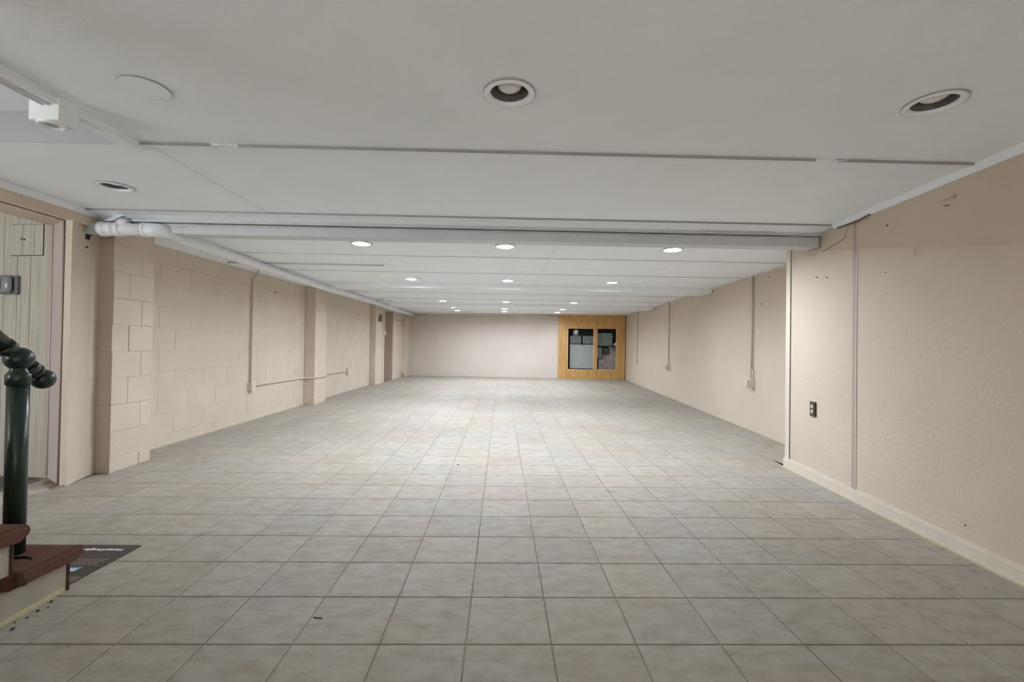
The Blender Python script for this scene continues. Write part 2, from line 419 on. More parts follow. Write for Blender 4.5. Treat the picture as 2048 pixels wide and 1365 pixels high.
def pier(x0, x1, y0, y1, seed=0, nearface=True):
    p = bx('pilaster', (x0, x1 - .004, y0 + .004, y1 - .004, 0, 2.42), m_block, wl)
    for r in range(len(ZJ)):
        z0 = ZJ[r]; z1 = ZJ[r + 1] if r + 1 < len(ZJ) else ceil_z(y0)
        z1 = min(z1, ceil_z(y0)); 
        if z1 - z0 < .02: continue
        sp = [y0, y0 + (y1 - y0) * (.38 if r % 2 else .7), y1] if seed else [y0, y1]
        for a, b in zip(sp, sp[1:]):
            dy = random.uniform(-.004, .004) if a == y0 else 0
            bm = bmesh.new(); box(bm, x0 - .02, x1 + random.uniform(-.003, .003), a + .0012 + dy, b - .0012, z0 + .0012, z1 - .0012, ch=.0022)
            o = obj('block', bm, m_block, None); o.parent = p
    return p
pier(-3.36, -3.09, 3.705, 4.122, 1)
pier(-3.36, -3.20, 7.93, 8.44)
pier(-3.36, -3.245, 11.86, 12.5)
bx('pilaster', (-3.4, -3.14, 15.05, 15.85, 0, 2.42), m_block, wl)
# strip of wall between the door post and the first pier
bxs('block_return', [(-3.36, -3.205, 3.60, 3.71, 0, 2.4)], m_block, wl)
# near opening: header, post, splayed jamb
struct(bxs('door_1', [(-3.19, -3.13, -.5, 3.62, 1.925, 2.04)], m_wood))
d1 = bpy.data.objects['door_1']
bx('header_soffit', (-3.45, -3.17, -.5, 3.55, 1.925, 2.04), m_wood, d1)
bm = bmesh.new(); hexa(bm, [(-3.165, 3.374, 0), (-3.128, 3.385, 0), (-3.17, 3.515, 0), (-3.20, 3.62, 0), (-3.165, 3.374, 1.925), (-3.128, 3.385, 1.925), (-3.17, 3.515, 1.925), (-3.20, 3.62, 1.925)])
obj('door_post', bm, m_block, d1)
bm = bmesh.new(); hexa(bm, [(-3.425, 3.545, .02), (-3.176, 3.378, .012), (-3.20, 3.45, .012), (-3.43, 3.62, .02), (-3.425, 3.545, 1.925), (-3.176, 3.378, 1.925), (-3.20, 3.45, 1.925), (-3.43, 3.62, 1.925)])
o = obj('door_jamb', bm, m_mauve, d1); o['label'] = 'mauve painted jamb board'
tb('jamb_bead', [(-3.40, 3.523, .03), (-3.40, 3.523, 1.92)], .006, m_mauve, d1, 6)
tb('jamb_bead', [(-3.182, 3.378, .015), (-3.182, 3.378, 1.92)], .006, m_strip, d1, 6)
bx('jamb_corner_stop', (-3.455, -3.42, 3.545, 3.60, .01, 1.93), m_strip, d1)
# sill
bm = bmesh.new(); hexa(bm, [(-3.46, -.5, -.06), (-3.172, -.5, -.06), (-3.172, 3.375, -.06), (-3.46, 3.56, -.06), (-3.46, -.5, .001), (-3.172, -.5, -.002), (-3.172, 3.375, -.002), (-3.46, 3.56, .001)])
obj('sill', bm, m_concr, d1)
bm = bmesh.new(); hexa(bm, [(-3.43, 3.50, 0), (-3.15, 3.30, 0), (-3.135, 3.40, 0), (-3.42, 3.56, 0), (-3.43, 3.50, .012), (-3.15, 3.32, .006), (-3.135, 3.38, .01), (-3.42, 3.56, .018)])
o = obj('rotten_sill_end', bm, m_rust, d1); o['label'] = 'rotten brown sill end'
tb('threshold_strip', [(-3.452, -.4, .006), (-3.452, 3.53, .006)], .008, m_metal, d1, 8)
# space beyond the opening
struct(bx('floor_1', (-4.6, -3.46, -.5, 3.62, -.1, -.008), m_concr), None)
tag(bx('grey_rug', (-4.5, -3.462, .2, 3.575, -.007, .004), m_rug), 'dark grey rug behind the metal threshold strip at the left opening', 'rug')
struct(bx('wall_outer_left', (-4.75, -4.62, -4.4, 3.8, -.1, 2.42), m_wall))
struct(bx('wall_behind_opening', (-3.6, -3.46, -4.4, -.5, 0, 2.42), m_wall))
struct(bx('ceiling_1', (-4.62, -3.17, -.5, 3.62, 2.20, 2.24), m_ceil))
# grained siding boards facing the camera
sid = struct(bpy.data.objects.new('wall_siding', None)); C.objects.link(sid)
def sidy(x): return 3.60 - .125 * (x + 3.6)
xs_ = [-4.62, -4.44, -4.31, -4.2, -4.085, -3.97, -3.86, -3.75, -3.635, -3.455]
xs_ = [-4.62, -4.47, -4.35, -4.225, -4.10, -3.975, -3.87, -3.752, -3.638, -3.44]
for a, b in zip(xs_, xs_[1:]):
    bm = bmesh.new(); a1, b1 = a + .0018, b - .0018
    hexa(bm, [(a1, sidy(a1), .0), (b1, sidy(b1), .0), (b1, sidy(b1) + .02, .0), (a1, sidy(a1) + .02, .0), (a1, sidy(a1), 2.2), (b1, sidy(b1), 2.2), (b1, sidy(b1) + .02, 2.2), (a1, sidy(a1) + .02, 2.2)])
    obj('plank', bm, m_siding, sid)
bm = bmesh.new(); hexa(bm, [(-4.62, sidy(-4.62) + .006, 0), (-3.42, sidy(-3.42) + .006, 0), (-3.42, 3.72, 0), (-4.62, 3.9, 0), (-4.62, sidy(-4.62) + .006, 2.2), (-3.42, sidy(-3.42) + .006, 2.2), (-3.42, 3.72, 2.2), (-4.62, 3.9, 2.2)])
obj('siding_backing', bm, m_dark, sid)
ah = thing('access_hatch', 'square wood-grained hatch with a small round knob, high on the siding', 'hatch')
def hat(xa, xb, z0, z1, p0, p1):
    return [(xa, sidy(xa) - p1, z0), (xb, sidy(xb) - p1, z0), (xb, sidy(xb) - p0, z0), (xa, sidy(xa) - p0, z0), (xa, sidy(xa) - p1, z1), (xb, sidy(xb) - p1, z1), (xb, sidy(xb) - p0, z1), (xa, sidy(xa) - p0, z1)]
bm = bmesh.new(); hexa(bm, hat(-3.815, -3.528, 1.70, 1.945, -.001, .0015)); obj('hatch_shadow_gap', bm, m_dark, ah)
for a, b in ((-3.811, -3.706), (-3.703, -3.606), (-3.603, -3.532)):
    bm = bmesh.new(); hexa(bm, hat(a, b, 1.704, 1.941, 0, .007)); obj('hatch_board', bm, m_siding, ah)
bm = bmesh.new(); lathe(bm, [(.001, -.022), (.009, -.02), (.011, -.012), (.005, -.006), (.005, 0)], (-3.715, sidy(-3.715) - .006, 1.83), 12, 'Y'); obj('knob', bm, m_ivory, ah, True)
bm = bmesh.new(); lathe(bm, [(.001, -.004), (.007, -.003), (.008, 0)], (-3.69, sidy(-3.69) - .006, 1.826), 10, 'Y'); obj('keyhole', bm, m_dark, ah, True)
wc = thing('outlet_cover', 'grey weatherproof outlet cover mounted on the wood-grained siding', 'outlet')
bm = bmesh.new(); yb = sidy(-3.77)
box(bm, -3.86, -3.722, yb - .035, yb - .0, 1.40, 1.545, ch=.008); obj('cover_base', bm, m_greydk, wc)
bm = bmesh.new(); box(bm, -3.855, -3.738, yb - .075, yb - .034, 1.408, 1.538, ch=.018); obj('cover_lid', bm, mat('grey_plastic_lid', (.22, .23, .25), .18), wc, True)
bm = bmesh.new(); tube(bm, [(-3.815, yb - .078, 1.43), (-3.815, yb - .08, 1.52)], .018, 10); obj('lid_ridge', bm, m_greymet, wc, True)
# white crown along the left near wall
def crown(name, X, s, y0, y1, z, w=.032, h=.04, xf=None, m=None):
    bm = bmesh.new(); P = [(0, 0), (w, 0), (w, -h * .25), (w * .35, -h), (0, -h)]
    def ring(y):
        x = xf(y) if xf else X
        return [bm.verts.new((x + s * a, y, z + b)) for a, b in P]
    a, b = ring(y0), ring(y1)
    for k in range(5): bm.faces.new((a[k], a[(k + 1) % 5], b[(k + 1) % 5], b[k]))
    bm.faces.new(a); bm.faces.new(b); return struct(obj(name, bm, m or m_trimw))
crown('trim_3', -3.132, 1, 2.34, 3.60, 2.036)
crown('trim_4', 0, -1, -4.0, 3.44, 2.036, xf=rwx)
# thin white edge strip along the far left wall
bm = bmesh.new(); hexa(bm, [(LX, 4.13, 1.990), (LX + .055, 4.13, 1.996), (LX + .055, 7.93, 2.04), (LX, 7.93, 2.034), (LX, 4.13, 2.01), (LX + .055, 4.13, 2.01), (LX + .055, 7.93, 2.052), (LX, 7.93, 2.052)])
struct(obj('trim_5', bm, m_trimw))
bm = bmesh.new(); hexa(bm, [(LX, 8.44, 2.045), (LX + .05, 8.44, 2.047), (LX + .05, 11.85, 2.085), (LX, 11.85, 2.083), (LX, 8.44, 2.06), (LX + .05, 8.44, 2.06), (LX + .05, 11.85, 2.098), (LX, 11.85, 2.098)])
struct(obj('trim_6', bm, m_trimw))
bm = bmesh.new(); hexa(bm, [(-3.30, 12.5, 2.03), (-3.05, 12.5, 2.03), (-3.05, 15.6, 2.07), (-3.30, 15.6, 2.07), (-3.30, 12.5, 2.12), (-3.05, 12.5, 2.12), (-3.05, 15.6, 2.16), (-3.30, 15.6, 2.16)])
struct(obj('trim_7', bm, m_trimw))
# wall foot: old adhesive / mortar line
t = struct(bxs('baseboard_left', [(LX - .004, LX + .012, 4.13, 7.93, 0, .010)], m_glue))
# far doorway on the left
d2 = struct(bxs('door_2', [(-3.62, -3.58, 12.6, 13.85, 0, 2.1)], mat('door_taupe', (.40, .34, .27), .6)))
bxs('door_jamb', [(-3.27, -3.225, 12.56, 12.66, 0, 2.02), ], m_conduit, d2)
bxs('door_jamb', [(-3.6, -3.252, 13.70, 13.76, 0, 2.02)], m_strip, d2)
bxs('door_casing', [(-3.262, -3.235, 13.76, 13.86, 0, 2.02)], m_base, d2)
bx('door_sill', (-3.58, -3.25, 12.7, 13.7, -.003, .006), m_rust, d2)

# ------------------------------------------------------------------ right walls
def wall_poly(name, pts, z0, z1, m, parent=None):
    bm = bmesh.new(); n = len(pts)
    a = [bm.verts.new((p[0], p[1], z0)) for p in pts]; b = [bm.verts.new((p[0], p[1], z1)) for p in pts]
    for k in range(n): bm.faces.new((a[k], a[(k + 1) % n], b[(k + 1) % n], b[k]))
    bm.faces.new(a); bm.faces.new(b); return obj(name, bm, m, parent)
wr = struct(wall_poly('wall_right', [(rfx(4.0), 4.0), (rfx(16.4), 16.4), (rfx(16.4) + .2, 16.4), (rfx(4.0) + .2, 4.0)], -.1, 2.42, m_wall))
wn_ = struct(wall_poly('wall_right_near', [(rwx(-4.4) + .008, -4.4), (rwx(4.10) + .008, 4.10), (rfx(4.10) + .1, 4.10), (rwx(-4.4) + .9, -4.4)], -.1, 2.42, m_dark))
for a, b in ((-4.3, -1.66), (-1.64, .76), (.78, 3.195), (3.235, 4.055)):   # wall sheets between the strips
    wall_poly('wall_panel', [(rwx(a), a), (rwx(b), b), (rwx(b) + .009, b), (rwx(a) + .009, a)], .07, 2.04, m_wall, wn_)
wall_poly('joint_strip', [(rwx(3.197) - .004, 3.197), (rwx(3.233) - .004, 3.233), (rwx(3.233) + .008, 3.233), (rwx(3.197) + .008, 3.197)], .08, 1.985, m_strip, wn_)['label'] = 'dark taupe joint strip'
wall_poly('joint_strip', [(rwx(3.189) - .005, 3.189), (rwx(3.197) - .005, 3.197), (rwx(3.197) + .008, 3.197), (rwx(3.189) + .008, 3.189)], .08, 1.985, m_base, wn_)
wall_poly('corner_bead', [(rwx(4.072) - .003, 4.072), (rwx(4.14) - .003, 4.14), (rwx(4.14) + .3, 4.14), (rwx(4.072) + .3, 4.072)], 0, 2.035, m_base, wn_)
t = struct(wall_poly('baseboard_right', [(rwx(-4.3) - .016, -4.3), (rwx(4.145) - .016, 4.145), (rwx(4.145) + .01, 4.145), (rwx(-4.3) + .01, -4.3)], 0, .068, m_base))
wall_poly('baseboard_cap', [(rwx(-4.3) - .011, -4.3), (rwx(4.145) - .011, 4.145), (rwx(4.145) + .01, 4.145), (rwx(-4.3) + .01, -4.3)], .068, .082, m_base, t)
wall_poly('adhesive_line', [(rwx(-4.3) - .036, -4.3), (rwx(4.13) - .036, 4.13), (rwx(4.13) - .015, 4.13), (rwx(-4.3) - .015, -4.3)], 0, .0035, m_glue, t)['label'] = 'yellowish old adhesive line'
t = struct(wall_poly('baseboard_far_right', [(rfx(4.2) - .006, 4.2), (rfx(14.8) - .006, 14.8), (rfx(14.8), 14.8), (rfx(4.2), 4.2)], 0, .012, m_glue))
# beige ceiling edge strip along the far right wall
bm = bmesh.new(); A = []
def strip(y0, y1, dz0, dz1, w, name, m):
    bm = bmesh.new(); P = []
    for y in (y0, y1):
        z = ceil_z(y); x = rfx(y)
        P.append([(x + .002, y, z + dz0), (x - w, y, z + dz0), (x - w, y, z + dz1), (x + .002, y, z + dz1)])
    a, b = [[bm.verts.new(p) for p in q] for q in P]
    for k in range(4): bm.faces.new((a[k], a[(k + 1) % 4], b[(k + 1) % 4], b[k]))
    bm.faces.new(a); bm.faces.new(b); return struct(obj(name, bm, m))
strip(4.15, 6.75, -.022, .002, .02, 'trim_8', m_base)
strip(6.76, 7.295, -.022, .002, .02, 'trim_9', m_base)
strip(7.73, 11.16, -.018, .002, .016, 'trim_10', m_base)
strip(11.72, 14.95, -.014, .002, .012, 'trim_11', m_base)

# ------------------------------------------------------------------ far wall and meter cupboard
fw = struct(wall_poly('wall_far', [(-3.6, fwy(-3.6)), (1.93, fwy(1.93)), (1.93, fwy(1.93) + .6), (-3.6, fwy(-3.6) + .6)], -.1, 2.42, mat('far_wall_plaster', (.62, .555, .49), .6, .05, 1.6, .6, 45)))
# everything of the cupboard is set out in its own turned frame: u along the wall, v into it
ang = math.atan(-.095)
def UV(u, v): return (u * math.cos(ang) - v * math.sin(ang), 15.41 + u * math.sin(ang) + v * math.cos(ang))
K = 1 / math.cos(ang)
def ub(bm, u0, u1, v0, v1, z0, z1, ch=0):
    u0 *= K; u1 *= K
    b2 = bmesh.new(); box(b2, u0, u1, v0, v1, z0, z1, ch=ch)
    bmesh.ops.transform(b2, matrix=Matrix.Translation((0, 15.41, 0)) @ Matrix.Rotation(ang, 4, 'Z'), verts=b2.verts[:])
    me = bpy.data.meshes.new('t'); b2.to_mesh(me); b2.free(); bm.from_mesh(me); bpy.data.meshes.remove(me)
def uo(name, d, m, parent=None, ch=0, smooth=False):
    bm = bmesh.new(); ub(bm, *d, ch=ch); return obj(name, bm, m, parent, smooth)
alc = struct(bpy.data.objects.new('wall_meter_recess', None)); C.objects.link(alc)
uo('recess_back', (1.8, 4.5, .365, .42, -.1, 2.42), m_ply, alc)
uo('recess_side', (1.93, 1.99, .10, .4, -.1, 2.42), m_ply, alc)
uo('recess_top', (1.93, 4.5, .03, .42, 2.16, 2.42), m_ply, alc)
cab = thing('meter_cupboard', 'golden plywood cupboard front with two rectangular openings at the far right corner', 'cupboard')
def ply(u0, u1, openings):
    bm = bmesh.new(); (a, b, c, d), = openings
    ub(bm, u0, a, 0, .019, .0, 2.138); ub(bm, b, u1, 0, .019, .0, 2.138)
    ub(bm, a, b, 0, .019, .0, c); ub(bm, a, b, 0, .019, d, 2.138)
    return obj('plywood_front', bm, m_ply_w, cab)
ply(1.885, 3.148, [(2.201, 3.052, .306, 1.682)])
ply(3.156, 4.075, [(3.157, 3.79, .312, 1.690)])
uo('plywood_side', (1.885, 1.904, .02, .10, .0, 2.138), m_ply_w, cab)
for (a, b, c, d) in ((2.201, 3.052, .306, 1.682), (3.157, 3.79, .312, 1.690)):
    bm = bmesh.new(); ub(bm, a, a + .012, -.004, .022, c, d); ub(bm, b - .008, b + .004, -.004, .022, c, d); ub(bm, a, b, -.004, .022, c - .002, c + .012); ub(bm, a, b, -.004, .022, d - .008, d)
    obj('opening_edge', bm, m_ply_e, cab)
uo('side_gap_filler', (4.08, 4.13, .03, .2, 0, 2.12), m_dark, cab)
# equipment on the backboard
mt = thing('electric_meter', 'round glass electricity meter at the top left of the left opening', 'meter')
u, z = 2.475, 1.545
cx_, cy_ = UV(u * K, .33)
bm = bmesh.new(); lathe(bm, [(.098, .0), (.098, -.03), (.088, -.05)], (cx_, cy_, z + .03), 24, 'Y', True); obj('meter_socket', bm, m_greydk, mt, True)
bm = bmesh.new(); lathe(bm, [(.085, -.05), (.082, -.11), (.06, -.135), (.001, -.14)], (cx_, cy_, z + .03), 24, 'Y'); obj('glass_dome', bm, m_glass, mt, True)
bm = bmesh.new(); box(bm, cx_ - .05, cx_ + .05, cy_ - .15, cy_ - .139, z + .035, z + .075, ch=.003); obj('dial_plate', bm, m_txt, mt)
bm = bmesh.new(); box(bm, cx_ - .095, cx_ + .095, cy_ - .1, cy_, z - .10, z - .035, ch=.005); obj('meter_base', bm, m_greydk, mt)
bm = bmesh.new(); lathe(bm, [(.018, -.10), (.018, -.125), (.001, -.13)], (cx_ - .0, cy_, z - .065), 12, 'Y'); obj('seal', bm, m_glass, mt, True)
def elbox(name, label, d, m, latch=None, door=True, ch=.004, plate=None):
    e = thing(name, label, 'electrical box')
    u0, u1, v0, v1, z0, z1 = d
    uo('box_body', (u0, u1, v0 + .012, v1, z0, z1), m, e, ch)
    uo('box_door', (u0 + .008, u1 - .008, v0, v0 + .011, z0 + .008, z1 - .008), m, e, .003)
    if latch:
        a = UV(latch[0] * K, v0 - .004); bm = bmesh.new(); lathe(bm, [(.001, -.012), (.016, -.01), (.016, .008)], (a[0], a[1], latch[1]), 12, 'Y'); obj('latch', bm, m_glass, e, True)
    if plate: uo('name_plate', (plate[0], plate[1], v0 - .003, v0 + .001, plate[2], plate[3]), plate[4], e)
    return e
elbox('switch_box', 'small grey switch box directly under the round meter', (2.29, 2.665, .235, .36, 1.168, 1.438), m_greydk, (2.645, 1.30), plate=(2.49, 2.55, 1.40, 1.412, m_baffle))
elbox('switch_box', 'small grey switch box to the right of the one under the meter', (2.712, 3.085, .235, .36, 1.172, 1.442), m_greydk, (3.065, 1.30), plate=(2.86, 2.92, 1.195, 1.208, m_glass))
elbox('panel_cabinet', 'large pale grey-green panel cabinet filling most of the left opening', (2.285, 3.10, .20, .36, .33, 1.148), m_greymet, None, plate=(2.665, 2.765, 1.105, 1.122, m_nail))
elbox('breaker_box', 'dark green-grey breaker box high in the right opening', (3.19, 3.695, .21, .36, 1.105, 1.545), m_greydk2, (3.71, 1.42), plate=(3.40, 3.46, 1.485, 1.50, m_glass))
elbox('disconnect_box', 'narrow upright grey box at the left edge of the right opening', (3.20, 3.36, .24, .36, .70, 1.065), m_greydk2, None)
elbox('black_box', 'black ribbed box under the breaker box', (3.365, 3.585, .28, .36, .82, 1.062), m_ply, None)
for k in range(7): uo('box_rib', (3.38, 3.57, .272, .279, .84 + k * .029, .852 + k * .029), m_baffle, bpy.data.objects['black_box'])
elbox('grey_tray', 'small grey tray beside the black box', (3.588, 3.79, .24, .36, 1.022, 1.09), m_greydk2, None)
st = thing('plaster_lump', 'rounded pinkish white lump at the right of the breaker box', 'lump')
a = UV(3.835 * K, .30); bm = bmesh.new(); bmesh.ops.create_icosphere(bm, subdivisions=3, radius=.075)
for v in bm.verts: v.co = Vector((v.co.x * 1.35, v.co.y * .7, v.co.z * .8)) * (1 + .08 * math.sin(v.co.x * 60) * math.cos(v.co.z * 50)) + Vector((a[0], a[1], 1.165))
obj('lump', bm, mat('pinkish_plaster', (.62, .54, .52), .8), st, True)
bs = struct(uo('trim_12', (3.255, 3.9, .345, .364, .0, 1.02), m_stone))
for k in range(4):
    uo('pale_block', (3.26, 3.9, .335, .345, .05 + k * .2, .245 + k * .2), m_stone, bs, .003)
uo('dark_post', (3.79, 3.88, .30, .345, .775, 1.06), m_rust, bs)

# ------------------------------------------------------------------ back of the room (behind the camera)
bw = struct(bxs('wall_back', [(-4.7, -1.75, -4.4, -4.25, -.1, 2.42)], m_wall))
bxs('wall_piece', [(-1.75, 2.2, -3.6, -3.45, -.1, .85), (-1.75, 2.2, -3.6, -3.45, 1.85, 2.42), (-1.75, -1.7, -3.6, -3.45, .85, 1.85), (-.2, .4, -3.6, -3.45, .85, 1.85), (1.9, 2.2, -3.6, -3.45, .85, 1.85), (-1.85, -1.75, -4.4, -3.45, -.1, 2.42)], m_wall, bw)
for i, x in enumerate((-.95, 1.15)):  # unseen windows, added as openings for the rear fill lamps
    wf = struct(bxs('added_window_%d' % (i + 1), [(x - .75, x + .75, -3.58, -3.5, .85, .9), (x - .75, x + .75, -3.58, -3.5, 1.8, 1.85), (x - .75, x - .7, -3.58, -3.5, .9, 1.8), (x + .7, x + .75, -3.58, -3.5, .9, 1.8), (x - .02, x + .02, -3.58, -3.5, .9, 1.8)], m_added_frame))

# ------------------------------------------------------------------ recessed lights
def can(x, y, lit, label, group):
    z = ceil_z(y); e = thing('recessed_light', label, 'ceiling light', group, (x, y, z))
    bm = bmesh.new(); lathe(bm, [(.0985, -.0065), (.094, -.009), (.080, -.0095), (.0745, -.005), (.073, .004)], n=40); obj('trim_ring', bm, m_ring, e, True)
    bm = bmesh.new(); lathe(bm, [(.100, .001), (.1003, -.006), (.0985, -.0066)], n=40); obj('ring_lip_shade', bm, m_edge_shade, e, True)  # ring side coloured grey to stand for its shade
    prof = []; n = 16
    for k in range(n):
        h = .004 + .10 * k / n; r = .0735 - .013 * k / n
        prof += [(r, h), (r - .0016, h + .0032)]
    prof += [(.058, .108), (.001, .108)]
    bm = bmesh.new(); lathe(bm, prof, n=32); obj('baffle', bm, m_baffle, e, False)
    bm = bmesh.new()
    if lit: lathe(bm, [(.057, .018), (.053, .008), (.037, .001), (.001, -.002)], n=24)
    else: lathe(bm, [(.035, .10), (.047, .05), (.0475, .030), (.044, .021), (.034, .014), (.018, .010), (.001, .009)], n=28)
    obj('bulb', bm, m_bulb_on[0 if y < 5 else 1 if y < 8.5 else 2 if y < 11 else 3] if lit else m_bulb_off, e, True)
    return e
rown = {0: 'first lit row past the big white beam', 3: 'second lit row past the big white beam', 7: 'third lit row, beyond the second beam', 10: 'row second from the far wall', 13: 'row nearest the far wall'}
pos = ['left', 'middle', 'right']
for i, (x, y) in enumerate(LIT):
    if i == 6: lab = 'small lit recessed light set alone between the second and third rows, on the left'
    else:
        k = max(a for a in rown if a <= i); lab = 'lit recessed light, %s of the %s' % (pos[i - k], rown[k])
    can(x, y, True, lab, 'lit recessed ceiling lights')
can(*OFF[0], False, 'unlit recessed light with black baffle, in the middle of the near ceiling', 'unlit recessed ceiling lights')
can(*OFF[1], False, 'unlit recessed light with black baffle, near the right wall', 'unlit recessed ceiling lights')
can(*OFF[2], False, 'unlit recessed light over the left opening with the sliding trim', 'unlit recessed ceiling lights')
bpy.data.objects['recessed_light.018']['label'] = 'unlit recessed light in the ceiling near the left opening'
cv = thing('blank_cover_plate', 'flat round white blank cover plate on the near ceiling, left', 'cover plate', None, (-1.385, 1.78, 2.035))
bm = bmesh.new(); lathe(bm, [(.083, -.006), (.080, -.007), (.001, -.007)], n=36); obj('plate', bm, m_ceil, cv)
bm = bmesh.new(); lathe(bm, [(.084, .001), (.084, -.005), (.083, -.0062)], n=36); obj('plate_rim_shade', bm, m_edge_shade, cv, True)  # rim side greyed as painted shade
bm = bmesh.new(); lathe(bm, [(.004, -.007), (.004, -.009), (.0005, -.009)], (.02, .06, 0), 8); obj('screw', bm, m_trimg, cv)
cv = thing('blank_cover_plate', 'faint round white cover plate on the far ceiling between lit rows, right', 'cover plate', None, (1.52, 5.60, ceil_z(5.6)))
bm = bmesh.new(); lathe(bm, [(.08, 0), (.08, -.004), (.001, -.005)], n=30); obj('plate', bm, m_ceil, cv)
# square box light under the stairwell edge
sb = thing('box_spotlight', 'square white box light hanging at the stairwell ceiling edge', 'ceiling light')
bm = bmesh.new(); box(bm, -1.905, -1.786, 1.862, 1.952, 1.94, 2.04, ch=.0015); obj('box_housing', bm, m_trimw, sb)
cx2, cy2 = -1.855, 1.905
bm = bmesh.new(); lathe(bm, [(.046, 0), (.045, -.008), (.037, -.010), (.034, -.004), (.022, .004), (.001, .004)], (cx2, cy2, 1.941), 28); obj('light_ring', bm, m_ring, sb, True)
bm = bmesh.new(); lathe(bm, [(.024, .002), (.02, -.005), (.001, -.007)], (cx2, cy2, 1.941), 20); obj('lens', bm, m_greymet, sb, True)

# ------------------------------------------------------------------ pipes, conduits, wires
dp = thing('drain_pipe', 'thick white drain pipe elbowing from the left wall and running to the far end', 'pipe')
P = smoothpath([(-2.76, 3.585, 1.914), (-2.68, 3.59, 1.914), (-2.645, 3.66, 1.918), (-2.67, 3.78, 1.923)], 5)
tb('straight_pipe', [(-3.24, 3.575, 1.914), (-2.74, 3.585, 1.914)], .046, m_pipe, dp, 24)
tb('pipe_stub', [(-3.22, 3.575, 1.914), (-3.10, 3.577, 1.914)], .0475, m_pipeg, dp, 24)['label'] = 'bare grey pipe end'
tb('wall_hole_ring', [(-3.24, 3.575, 1.914), (-3.182, 3.576, 1.914)], .058, m_dark, dp, 20)
tb('elbow', P, .052, m_pipe, dp, 24)
tb('long_pipe', [(-2.66, 3.74, 1.921), (-2.75, 4.2, 1.935), (-2.87, 5.56, 1.962), (-2.87, 7.2, 1.955), (-2.90, 8.94, 1.995), (-2.93, 13.1, 2.02), (-3.0, 15.5, 2.05)], .045, m_pipe, dp, 24)
for a in (-3.07, -2.955): tb('coupling', [(a - .022, 3.58, 1.914), (a + .022, 3.58, 1.914)], .057 if a < -3 else .055, m_pipe, dp, 24)
tb('coupling', [(-3.05, 3.58, 1.914), (-2.98, 3.58, 1.914)], .053, m_pipe, dp, 24)
tb('coupling', [(-2.775, 3.584, 1.914), (-2.745, 3.585, 1.914)], .055, m_pipe, dp, 24)
tb('coupling', [(-2.902, 9.2, 1.996), (-2.905, 9.5, 1.998)], .052, m_pipe, dp, 20)
tb('pipe_branch', [(-2.93, 3.585, 1.93), (-2.93, 3.585, 1.99)], .045, m_pipe, dp, 18)
for yy in (8.4, 10.4):
    bm = bmesh.new(); tube(bm, [(-2.84, yy, 2.05), (-2.70, yy + .15, ceil_z(yy) - .005), (-2.6, yy + .4, ceil_z(yy) - .004)], .02, 8); obj('hanger_strap', bm, m_trimg, dp, True)
fl_ = thing('sheet_flap', 'torn white sheet flap hanging above the drain pipe near the left wall', 'flap')
bm = bmesh.new(); hexa(bm, [(-3.02, 3.52, 1.965), (-2.96, 3.50, 1.955), (-2.90, 3.56, 2.02), (-2.965, 3.58, 2.03), (-3.02, 3.525, 1.969), (-2.96, 3.505, 1.959), (-2.90, 3.565, 2.024), (-2.965, 3.585, 2.034)]); obj('flap', bm, m_trimw, fl_)
hole = tag(bx('wall_hole', (-3.192, -3.178, 3.545, 3.585, 1.828, 1.862), m_dark), 'dark hole in the plaster just under the drain pipe at the left wall', 'hole')
hole = tag(bx('wall_hole', (-3.192, -3.180, 3.545, 3.575, 1.762, 1.775), m_nail), 'small brown chipped mark below the dark hole at the left wall', 'hole')
def wire(name, pts, r, m, label):
    return tag(tb(name, smoothpath(pts, 5), r, m, None, 6), label, 'wire')
wire('cable', [(-2.95, 3.57, 2.0), (-2.402, 3.595, 2.025), (-2.175, 3.594, 2.026), (-1.986, 3.594, 2.020), (-1.72, 3.594, 2.026), (-1.185, 3.594, 2.012), (-.608, 3.594, 2.021), (-.086, 3.594, 2.028), (.089, 3.594, 2.022), (.362, 3.594, 2.019), (.951, 3.594, 2.014), (1.385, 3.594, 2.022), (1.742, 3.594, 1.996), (2.1, 3.594, 2.003), (2.328, 3.594, 2.022), (2.501, 3.59, 2.012)], .0035, m_trimg, 'thin white cable drooping along the upper board of the big beam')
wire('cable', [(-2.64, 3.64, 1.94), (-2.5, 3.62, 1.955), (-2.35, 3.619, 1.963), (-1.6, 3.619, 1.966), (-.7, 3.619, 1.972), (-.25, 3.618, 1.967), (0, 3.618, 1.963), (.35, 3.618, 1.966), (1.2, 3.619, 1.968), (1.9, 3.619, 1.968), (2.3, 3.616, 1.972), (2.5, 3.60, 2.0), (2.535, 3.45, 1.998), (2.518, 3.17, 1.985)], .004, m_trimg, 'white cable running low along the big beam face')
wire('loose_wire', [(2.515, 3.27, 1.965), (2.522, 3.31, 1.93), (2.527, 3.34, 1.895), (2.54, 3.48, 1.872), (2.55, 3.60, 1.85)], .0015, m_nail, 'thin wire sagging on the right wall beside the dark strip')
wire('loose_wire', [(2.57, 3.84, 1.895), (2.562, 3.76, 1.862), (2.560, 3.72, 1.846), (2.557, 3.69, 1.858), (2.553, 3.65, 1.886)], .002, m_strip, 'looped wire end under the right end of the big beam')
